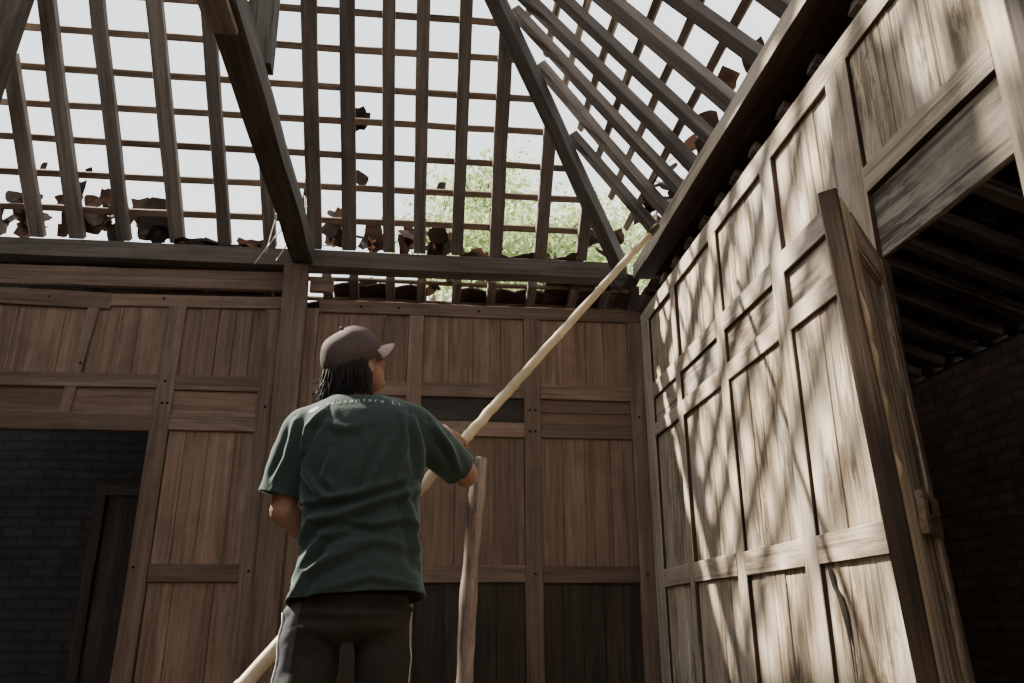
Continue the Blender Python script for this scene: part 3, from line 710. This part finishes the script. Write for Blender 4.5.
tree(3.3, 14.2, 8.7, 1.2, 1.05, 3000, 6, 'green tree seen beyond the foot of the diagonal corner rafter', k=1.5)
tree(4.6, 15.0, 9.1, 1.0, 1.1, 2000, 7, 'green tree beyond the roof corner at the bamboo tip', k=1.0)
tree(8.6, 9.6, 10.2, .8, .9, 900, 8, 'thin tree top peeping over the right wall plate', leaf=.13)

# ------------------------------------------------------------------ camera
R_, U_, F_ = V((0.994214, -0.107390, -0.002523)), V((-0.032809, -0.325943, 0.944820)), V((0.102286, 0.939270, 0.327581))
cam = bpy.data.cameras.new('camera'); co = bpy.data.objects.new('camera', cam); COL.objects.link(co)
cam.sensor_width = 36; cam.lens = 812.175 / 1024 * 36; cam.clip_start = .02; cam.clip_end = 200
mx = Matrix((R_, U_, -F_)).transposed().to_4x4(); mx.translation = (0, 0, .77); co.matrix_world = mx
scn.camera = co

# ------------------------------------------------------------------ light
sun = bpy.data.lights.new('sun', 'SUN'); sun.energy = SUN_E; sun.angle = math.radians(2.0); sun.color = (1.0, .89, .74)
so = bpy.data.objects.new('sun', sun); COL.objects.link(so)
so.rotation_euler = V((-1.75, 1, 2.0)).to_track_quat('Z', 'Y').to_euler(); so.location = (-6, 8, 9)
w = bpy.data.worlds.new('sky'); scn.world = w; w.use_nodes = True; t = w.node_tree; t.nodes.clear()
tc = t.nodes.new('ShaderNodeTexCoord'); mp = t.nodes.new('ShaderNodeMapping'); mp.inputs['Scale'].default_value = (2.2, 2.2, 4.5)
t.links.new(tc.outputs['Generated'], mp.inputs[0])
n = N(t, 'ShaderNodeTexNoise', Scale=1.3, Detail=6.0, Roughness=.55); t.links.new(mp.outputs[0], n.inputs[0])
c = ramp(t, n.outputs[0], [(.35, SKY_A), (.62, SKY_B)])
bg = t.nodes.new('ShaderNodeBackground'); t.links.new(c, bg.inputs[0]); bg.inputs[1].default_value = SKY_E
ow = t.nodes.new('ShaderNodeOutputWorld'); t.links.new(bg.outputs[0], ow.inputs[0])
scn.view_settings.view_transform = 'AgX'
scn.view_settings.look = LOOK
scn.view_settings.exposure = EXPO
scn.cycles.max_bounces = 6; scn.cycles.diffuse_bounces = 4
scn.cycles.use_denoising = True
scn.cycles.use_adaptive_sampling = False

# ------------------------------------------------------------------ the man
M['skin'] = plain('brown skin', (.235, .125, .082), .55, 30, .12, .1, .4)
M['eye'] = plain('dark eye', (.02, .015, .012), .2, 5, .1)
M['lips'] = plain('lips', (.26, .10, .08), .5, 20, .1)
M['shirt'] = plain('dark green cotton', (.024, .039, .0355), .85, 90, .14, .12, .2)
b_ = M['shirt'].node_tree.nodes['Principled BSDF']; b_.inputs['Sheen Weight'].default_value = .35; b_.inputs['Sheen Roughness'].default_value = .4; b_.inputs['Sheen Tint'].default_value = (.6, .85, .8, 1)
M['print'] = plain('faded white print', (.30, .37, .35), .8, 40, .3)
M['trousers'] = plain('dark trousers', (.021, .019, .015), .85, 60, .2, .1, .2)
M['side_panel'] = plain('grey side panel', (.055, .058, .062), .8, 60, .2, .1, .2)
M['piping'] = plain('pale piping', (.45, .47, .48), .7)
M['cap'] = plain('brown cap cloth', (.066, .047, .045), .8, 80, .15, .1, .2)
M['brim'] = plain('sunlit brim cloth', (.30, .23, .215), .8, 80, .12, .1, .2)  # paler than the cap: sunlight on the brim put into its colour
M['hair'] = plain('black hair', (.010, .008, .007), .6, 60, .3, 0, .25)

def ball(bm, c, r, sub=2, m=None):
    mm = Matrix.Translation(V(c)) @ (m if m is not None else Matrix.Identity(4)) @ Matrix.Diagonal((*(r if hasattr(r, '__len__') else (r, r, r)), 1))
    bmesh.ops.create_icosphere(bm, subdivisions=sub, radius=1, matrix=mm)
def chain(bm, pts, sub=2, step=.3):
    """overlapping balls along joints (x, y, z, r): a tapering limb"""
    for a, c in zip(pts, pts[1:]):
        pa, pc = V(a[:3]), V(c[:3]); L = (pc - pa).length; n = max(2, int(L / (step * min(a[3], c[3]))))
        for i in range(n + 1):
            f = i / n; f2 = f
            ball(bm, pa.lerp(pc, f), a[3] + (c[3] - a[3]) * f2, sub)
def fused(name, bm, voxel, smooth, mat):
    me = bpy.data.meshes.new(name); bm.to_mesh(me); bm.free()
    o = bpy.data.objects.new(name, me); COL.objects.link(o)
    r = o.modifiers.new('r', 'REMESH'); r.mode = 'VOXEL'; r.voxel_size = voxel
    if smooth:
        s = o.modifiers.new('s', 'SMOOTH'); s.factor = .5; s.iterations = smooth
    bpy.context.view_layer.update()
    dg = bpy.context.evaluated_depsgraph_get()
    out = bpy.data.meshes.new_from_object(o.evaluated_get(dg)); out.name = name
    bpy.data.objects.remove(o); bpy.data.meshes.remove(me)
    out.polygons.foreach_set('use_smooth', [True] * len(out.polygons))
    out.materials.clear(); out.materials.append(mat)
    return out

man = empty('person', (-.22, 2.56, 0))
meta(man, 'man seen from behind in dark green t-shirt and brown cap, holding the bamboo pole', 'person', None, 'thing')
# head frame
yaw, tilt = math.radians(52), math.radians(26)
hf0 = V((math.sin(yaw), math.cos(yaw), 0)); hr_x = V((math.cos(yaw), -math.sin(yaw), 0))
hf = (hf0 * math.cos(tilt) + V((0, 0, 1)) * math.sin(tilt)).normalized(); hu = hr_x.cross(hf).normalized()
HM = Matrix((hr_x, hf, hu)).transposed().to_4x4()     # local: x right, y forward, z up
HC = V((-.239, 2.60, 1.578))
def hp(x, y, z): return HC + hr_x * x + hf * y + hu * z

b = bmesh.new()
# skull, jaw, face
ball(b, hp(0, -.01, .025), (.074, .094, .09), 3, HM)
ball(b, hp(0, .035, -.035), (.058, .058, .075), 3, HM)
ball(b, hp(0, .055, -.085), (.034, .034, .024), 2, HM)                 # chin
ball(b, hp(0, .072, .032), (.052, .018, .016), 2, HM)                  # brow
for s in (-1, 1):
    ball(b, hp(.038 * s, .064, -.022), (.024, .022, .022), 2, HM)      # cheekbones
    ball(b, hp(.030 * s, .080, .010), (.0125, .010, .0085), 2, HM)     # eyes
    ball(b, hp(.076 * s, -.002, -.022), (.008, .017, .026), 2, HM)         # ears
    ball(b, hp(.080 * s, -.012, -.014), (.006, .010, .016), 2, HM)
    ball(b, hp(.011 * s, .093, -.030), (.010, .010, .008), 2, HM)      # nostril wings
for i in range(6): ball(b, hp(0, .083 + .003 * i, .02 - .009 * i), .0095 + .0006 * i, 2)
ball(b, hp(0, .086, -.054), (.024, .010, .006), 2, HM); ball(b, hp(0, .084, -.065), (.02, .010, .007), 2, HM)   # lips
chain(b, [(-.232, 2.565, 1.40, .062), (-.238, 2.578, 1.46, .057), (*hp(0, -.02, -.04), .056)])
# trunk (kept inside the clothes)
for z, cx, a, d in [(1.375, -.205, .11, .055), (1.33, -.2, .145, .075), (1.26, -.195, .155, .095), (1.18, -.19, .148, .095), (1.10, -.185, .14, .09), (1.02, -.185, .14, .09), (.95, -.19, .14, .09), (.88, -.2, .145, .095), (.82, -.205, .135, .085)]:
    ball(b, (cx, 2.555, z), (a, d, .062), 3)
# legs and feet
for s, (hx_, kx, ax, ay) in ((-1, (-.30, -.335, -.37, 2.53)), (1, (-.112, -.10, -.07, 2.60))):
    chain(b, [(hx_, 2.555, .80, .072), (kx, 2.57, .47, .056), (kx + (ax - kx) * .3, 2.55, .34, .052), (ax, ay, .08, .036)])
    chain(b, [(ax, ay, .045, .036), (ax + .01 * s, ay + .12, .03, .034), (ax + .015 * s, ay + .17, .022, .026)])
    for k in range(5): ball(b, (ax + .01 * s + (-.034 + .016 * k), ay + .195 - abs(k - (1 if s > 0 else 3)) * .008, .014), .0115)
# arms
SHL, ELL = (-.365, 2.555, 1.335), (-.425, 2.57, 1.095)
SHR, ELR = (-.04, 2.56, 1.345), (.14, 2.735, 1.243)
def pole_at(z): return pole_pt(z)
def grip(bm, z, el, R, flip):
    c = pole_at(z); e = V(el) - c; e1 = (e - pdir * e.dot(pdir)).normalized(); e2 = pdir.cross(e1).normalized() * flip
    def q(th, s, r): return c + pdir * s + (e1 * math.cos(th) + e2 * math.sin(th)) * r
    lens = (.86, 1.0, .95, .78)
    for k in range(4):
        s = (.0315 - .021 * k) ; pts = []
        for i in range(9):
            th = math.radians(-8 + (215 * lens[k]) * i / 8); r = R + .0085 + (.004 if i in (2, 5) else 0)
            pts.append((*q(th, s + .002 * math.sin(i), r), .0093 - .0026 * i / 8))
        chain(bm, pts, 1, .5)
    # palm and back of the hand
    for k in range(5):
        s = .034 - .017 * k
        chain(bm, [(*q(math.radians(-10), s, R + .013), .0125), (*q(math.radians(-48), s * .9, R + .022), .0145), (*q(math.radians(-70), s * .6, R + .045), .017)], 2, .5)
    # thumb: leaves the side of the palm and closes from the other side
    pts = [(*q(math.radians(-58), .03, R + .024), .014), (*q(math.radians(-85), .05, R + .014), .0115), (*q(math.radians(-120), .052, R + .0105), .0105), (*q(math.radians(-160), .045, R + .0095), .0095), (*q(math.radians(-190), .036, R + .009), .0085)]
    chain(bm, pts, 1, .4)
    return q(math.radians(-74), 0, R + .072)
ZL, ZRh = .935, 1.392
wl = grip(b, ZL, ELL, .0240, -1)
wr_ = grip(b, ZRh, ELR, .0220, 1)
chain(b, [(*SHL, .050), (-.405, 2.56, 1.22, .044), (*ELL, .040)])
chain(b, [(*ELL, .041), (*V(ELL).lerp(wl, .3), .042), (*wl, .027), (*wl.lerp(pole_at(ZL), .35), .022)])
chain(b, [(*SHR, .050), (.065, 2.655, 1.305, .047), (*ELR, .042)])
chain(b, [(*ELR, .044), (*V(ELR).lerp(wr_, .3), .043), (*wr_, .028), (*wr_.lerp(pole_at(ZRh), .35), .022)])
bme = fused('body', b, .0042, 2, M['skin'])
bme.materials.append(M['eye']); bme.materials.append(M['lips'])
ec = [hp(.030 * s, .089, .010) for s in (-1, 1)]; lc = hp(0, .094, -.059)
for f in bme.polygons:
    c = f.center
    if min((c - e).length for e in ec) < .0085: f.material_index = 1
    elif abs((c - lc).dot(hu)) < .010 and abs((c - lc).dot(hr_x)) < .022 and (c - lc).dot(hf) > -.012: f.material_index = 2
body = link('body', bme, None, Matrix.Identity(4), man)

# --- t-shirt
def loft(bm, rings, n=40, ex=2.5):
    R = []
    for z, x0, x1, cy, d in rings:
        cx, a = (x0 + x1) / 2, (x1 - x0) / 2; ring = []
        for k in range(n):
            t = 2 * math.pi * k / n; ct, st = math.cos(t), math.sin(t)
            ring.append(bm.verts.new((cx + a * math.copysign(abs(ct) ** (2 / ex), ct), cy + d * math.copysign(abs(st) ** (2 / ex), st), z)))
        R.append(ring)
    for a, c in zip(R, R[1:]):
        for k in range(n): bm.faces.new((a[k], a[(k+1) % n], c[(k+1) % n], c[k]))
    bm.faces.new(R[0][::-1]); bm.faces.new(R[-1])
b = bmesh.new()
loft(b, [(.74, -.402, .045, 2.565, .152), (.82, -.392, .026, 2.56, .150), (.90, -.372, .002, 2.555, .142), (.98, -.358, -.008, 2.553, .130), (1.06, -.360, -.006, 2.553, .126), (1.14, -.372, -.006, 2.553, .128), (1.22, -.384, -.004, 2.553, .132), (1.30, -.392, -.004, 2.553, .132), (1.35, -.392, -.008, 2.553, .126), (1.39, -.378, -.022, 2.555, .112), (1.42, -.345, -.062, 2.558, .094), (1.445, -.308, -.118, 2.56, .078), (1.47, -.295, -.155, 2.565, .071), (1.50, -.292, -.165, 2.57, .069)])
chain(b, [(-.372, 2.555, 1.342, .074), (-.31, 2.557, 1.372, .072), (-.245, 2.562, 1.398, .072)], 3, .2)
chain(b, [(-.045, 2.56, 1.358, .075), (-.12, 2.56, 1.385, .072), (-.20, 2.562, 1.402, .072)], 3, .2)
chain(b, [(-.372, 2.555, 1.342, .074), (-.405, 2.555, 1.27, .068), (-.428, 2.56, 1.19, .063), (-.452, 2.565, 1.08, .066)], 3, .2)
chain(b, [(-.045, 2.56, 1.358, .075), (.03, 2.62, 1.317, .071), (.10, 2.69, 1.271, .063), (.175, 2.775, 1.218, .062)], 3, .2)
sme = fused('tshirt', b, .0062, 10, M['shirt'])
b = bmesh.new(); b.from_mesh(sme)
def cut(co, no, keep=None):
    no = V(no).normalized(); co = V(co)
    geom = [f for f in b.faces if keep is None or keep(f.calc_center_median())]
    ed = {e for f in geom for e in f.edges}; vv = {v for f in geom for v in f.verts}
    bmesh.ops.bisect_plane(b, geom=list(vv) + list(ed) + geom, plane_co=co, plane_no=no)
    kill = [f for f in b.faces if (keep is None or keep(f.calc_center_median())) and (f.calc_center_median() - co).dot(no) > 0]
    bmesh.ops.delete(b, geom=kill, context='FACES')
P1, P2, P3 = V((-.39, 2.56, .822)), V((-.05, 2.43, .862)), V((.03, 2.68, .830))
nn = (P2 - P1).cross(P3 - P1); nn = nn if nn.z < 0 else -nn
cut(P1, nn)
cut((-.44, 2.56, 1.142), (-.22, .03, -.97), lambda c: c.x < -.374 and 1.0 < c.z < 1.24)
cut((.113, 2.704, 1.256), (.62, .70, -.42), lambda c: c.x > .05)
cut((-.23, 2.57, 1.468), (.0, -.28, .96), lambda c: c.z > 1.40)
folds = FOLDS
amp = [1.7 * a_ for a_ in [.010, .012, .008, .012, .005, .010, .008, .010, .008, .007, .006, .009, .010, .005, .007, .006, .009]]
wid = [.011, .012, .010, .013, .008, .011, .010, .010, .010, .012, .010, .011, .012, .014, .010, .014, .012]
b.normal_update()
nv = {v: v.normal.copy() for v in b.verts}
for v in b.verts:
    n_ = nv[v]; d = 0.0; p2 = V((v.co.x, v.co.z))
    if n_.y < .45:
        fade = max(0, min(1, (.45 - n_.y) / .5))
        for line, am, wd in zip(folds, amp, wid):
            best = 9; tt = 0
            for i, (a, c) in enumerate(zip(line, line[1:])):
                a, c = V(a), V(c); ac = c - a; u = max(0, min(1, (p2 - a).dot(ac) / ac.length_squared))
                q = p2 - (a + ac * u)
                sd = math.copysign(q.length, ac.x * q.y - ac.y * q.x)
                if abs(sd) < abs(best): best = sd; tt = (i + u) / (len(line) - 1)
            if abs(best) < .06:
                env = max(0.0, math.sin(math.pi * min(1, max(0, .08 + .84 * tt)))) ** .6
                d += fade * env * am * (math.exp(-(best / wd) ** 2) - .75 * math.exp(-((best + wd * 1.9) / (wd * 1.2)) ** 2))
    d += .0045 * noise.noise(V((v.co.x * 9, v.co.y * 7, v.co.z * 5))) + .0028 * noise.noise(V((v.co.x * 22 + v.co.z * 14, v.co.y * 12, v.co.z * 18)))
    v.co += n_ * d
b.to_mesh(sme); b.free()
sme.polygons.foreach_set('use_smooth', [True] * len(sme.polygons))
shirt = link('tshirt', sme, None, Matrix.Identity(4), man)
from mathutils.bvhtree import BVHTree
def tree_of(me): return BVHTree.FromPolygons([v.co for v in me.vertices], [tuple(p.vertices) for p in me.polygons])
SB_T = tree_of(sme)
sol = shirt.modifiers.new('cloth', 'SOLIDIFY'); sol.thickness = .0035; sol.offset = -1
def on_shirt(x, z, lift=.0012):
    h = SB_T.ray_cast(V((x, 2.0, z)), V((0, 1, 0)))
    return (h[0] + h[1] * (lift if h[1].y < 0 else -lift)) if h[0] is not None else V((x, 2.45, z))
# printed lettering across the shoulders
fc = bpy.data.curves.new('lettering', 'FONT'); fc.body = 'Nusantara Li'; fc.size = 1; fc.space_character = 1.42; fc.resolution_u = 3
fo = bpy.data.objects.new('lettering', fc); COL.objects.link(fo); bpy.context.view_layer.update()
tme = bpy.data.meshes.new_from_object(fo.evaluated_get(bpy.context.evaluated_depsgraph_get())); bpy.data.objects.remove(fo)
wmax = max(v.co.x for v in tme.vertices); sc_ = .222 / wmax
for v in tme.vertices:
    f = v.co.x / wmax; x = -.305 + .222 * f; z = 1.4005 + .010 * f + .010 * math.sin(math.pi * f) + v.co.y * .0195
    v.co = on_shirt(x, z)
tme.materials.clear(); link('printed_lettering', tme, M['print'], Matrix.Identity(4), shirt)
bm = bmesh.new(); cv = bm.verts.new(on_shirt(-.343, 1.391)); rg = []
for k in range(16):
    t_ = 2 * math.pi * k / 16; rg.append(bm.verts.new(on_shirt(-.343 + .016 * math.cos(t_), 1.391 + .009 * math.sin(t_) + .006 * math.cos(t_))))
for k in range(16): bm.faces.new((cv, rg[k], rg[(k+1) % 16]))
link('printed_emblem', bm_mesh('printed_emblem', bm), M['print'], Matrix.Identity(4), shirt)
# hems: stitched bands
def band(name, pts, r, mat, par): return tube(name, pts, r, mat, par, 6)

# --- trousers
b = bmesh.new()
for z, x0, x1, d in [(.95, -.372, -.03, .118), (.90, -.378, -.022, .124), (.85, -.385, -.018, .128), (.80, -.388, -.018, .128), (.765, -.39, -.018, .122)]:
    ball(b, ((x0 + x1) / 2, 2.555, z), ((x1 - x0) / 2, d, .05), 3)
chain(b, [(-.305, 2.555, .80, .088), (-.318, 2.56, .62, .088), (-.342, 2.57, .46, .082), (-.36, 2.55, .3, .078), (-.375, 2.535, .1, .078)], 3, .2)
chain(b, [(-.105, 2.56, .80, .088), (-.101, 2.565, .62, .082), (-.098, 2.585, .46, .077), (-.085, 2.59, .3, .074), (-.072, 2.60, .1, .074)], 3, .2)
tme = fused('trousers', b, .0065, 8, M['trousers'])
tme.materials.append(M['side_panel'])
b = bmesh.new(); b.from_mesh(tme); b.normal_update()
for v in b.verts:
    n_ = v.normal
    d = .012 * noise.noise(V((v.co.x * 9 + v.co.z * 5, v.co.y * 7, v.co.z * 14))) + .006 * abs(noise.noise(V((v.co.x * 16 - v.co.z * 14, v.co.y * 10, v.co.z * 10 + 5)))) + .004 * noise.noise(V((v.co.x * 25, v.co.y * 20 + v.co.z * 20, v.co.z * 9)))
    if v.co.z > .80: d -= .022 * min(1, (v.co.z - .80) / .06)
    v.co += n_ * d
pl = V((-.338, 2.55, .8)); pn = V((1, 0, -.1)).normalized()
bmesh.ops.bisect_plane(b, geom=list(b.verts) + list(b.edges) + list(b.faces), plane_co=pl, plane_no=pn)
cut((-.2, 2.55, .055), (0, 0, -1)); cut((-.2, 2.55, .955), (0, 0, 1))
for f in b.faces:
    c = f.calc_center_median(); f.normal_update()
    if (c - pl).dot(pn) < 0 and c.z < .83: f.material_index = 1
b.to_mesh(tme); b.free()
tme.polygons.foreach_set('use_smooth', [True] * len(tme.polygons))
trs = link('trousers', tme, None, Matrix.Identity(4), man)
TT = tree_of(tme)
def side_line(sgn, zs, y):
    out = []
    for z in zs:
        h = TT.ray_cast(V((-.2 + sgn * .6, y, z)), V((-sgn, 0, 0)))
        if h[0] is not None: out.append(h[0] + V((sgn * .002, 0, 0)))
    return out
zz = [.80 - .03 * i for i in range(24)]
tube('piping', side_line(-1, zz, 2.525), .0035, M['piping'], trs, 6)
tube('piping', side_line(1, zz[:14], 2.53), .0016, M['piping'], trs, 6)

# --- cap
def cap_pt(th, ph, g=1.0):         # th around from forward, ph up from the rim
    x, y = math.sin(th), math.cos(th)
    top = .098 * g
    seam = 1 - .012 * abs(math.cos(th * 3)) ** 12
    rr = math.cos(ph) ** .72
    return hp(.088 * g * x * rr * seam, -.004 + .108 * g * y * rr * seam, .036 + (.006 * y) + top * math.sin(ph) ** .95 - .012)
def cap_shell():
    bm = bmesh.new(); nT, nP = 48, 12; R = []
    for j in range(nP):
        ph = (math.pi / 2) * j / (nP - .2); ring = []
        for i in range(nT):
            th = 2 * math.pi * i / nT; p = cap_pt(th, ph)
            if j == 0: p = cap_pt(th, 0) + hu * (-.028 - .012 * max(0, -math.cos(th)))
            p = p + (p - HC).normalized() * .0025 * noise.noise(p * 30)
            ring.append(bm.verts.new(p))
        R.append(ring)
    for a, c in zip(R, R[1:]):
        for i in range(nT): bm.faces.new((a[i], a[(i+1) % nT], c[(i+1) % nT], c[i]))
    bm.faces.new(R[-1])
    return bm
cap = link('cap', bm_mesh('cap', cap_shell(), True), M['cap'], Matrix.Identity(4), man)
cap.modifiers.new('cloth', 'SOLIDIFY').thickness = .003
bm = bmesh.new(); R = []
for j in range(7):
    f = j / 6; ring = []
    for i in range(17):
        a = (i / 16 - .5) * 2; th = a * 1.05
        base = V((.087 * math.sin(th), .108 * math.cos(th) - .006, .004))
        ext = .070 * math.sqrt(max(0, 1 - a * a * .96))
        ring.append(bm.verts.new(hp(base.x * (1 + .02 * f), base.y + ext * f, base.z + .030 + .008 * f - .045 * a * a * (.25 + .75 * f) - .008 * f * f)))
    R.append(ring)
for a, c in zip(R, R[1:]):
    for i in range(16): bm.faces.new((a[i], a[i+1], c[i+1], c[i]))
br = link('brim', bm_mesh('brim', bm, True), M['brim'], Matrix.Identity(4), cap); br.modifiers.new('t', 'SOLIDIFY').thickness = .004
br['label'] = 'brim coloured paler for the sun on it'
bm = bmesh.new(); ball(bm, cap_pt(0, math.pi / 2) + hu * -.001, .007); link('button', bm_mesh('button', bm, True), M['cap'], Matrix.Identity(4), cap)

# --- hair: a cap of hair under the hat, with locks down over the nape
rh_ = random.Random(21); bm = bmesh.new()
nT = 40
R = []
for j in range(6):
    ring = []
    for i in range(nT + 1):
        th = math.radians(100) + math.radians(160) * i / nT         # back of the head, ear to ear
        f = j / 5; drop_ = .02 + .135 * f
        x, y = math.sin(th), math.cos(th)
        rr = 1 - .18 * f * f
        ring.append(bm.verts.new(hp(.084 * x * rr, -.006 + .101 * y * rr, .02 - drop_ + .02 - .012 * rh_.random() * (j == 5))))
    R.append(ring)
for a, c in zip(R, R[1:]):
    for i in range(nT): bm.faces.new((a[i], a[i+1], c[i+1], c[i]))
hm = bm_mesh('hair', bm, True)
bm = bmesh.new(); bm.from_mesh(hm)
for i in range(700):
    th = math.radians(rh_.uniform(92, 268)); x, y = math.sin(th), math.cos(th)
    z0 = rh_.uniform(-.045, .015); L = rh_.uniform(.07, .125) * (1 if abs(x) < .8 else .75)
    out = rh_.uniform(.0, .012); fly = rh_.random() < .12
    p0 = hp(.086 * x, -.006 + .103 * y, z0); g = V((rh_.uniform(-.012, .012), rh_.uniform(-.008, .004), 0))
    if fly and x < .2: g += V((-.03, -.005, .015))
    p1 = hp((.084 + out * .4) * x, -.006 + (.100 + out * .4) * y, z0) + V((0, 0, -L * .5)) + g * .3
    p2 = hp((.078 + out) * x, -.006 + (.094 + out) * y, z0) + V((0, 0, -L)) + g
    tube_mesh(bm, [p0, p1, p2], [.0035, .003, .0006], 3, False)
hm2 = bm_mesh('hair', bm, True)
hair = link('hair', hm2, M['hair'], Matrix.Identity(4), man)
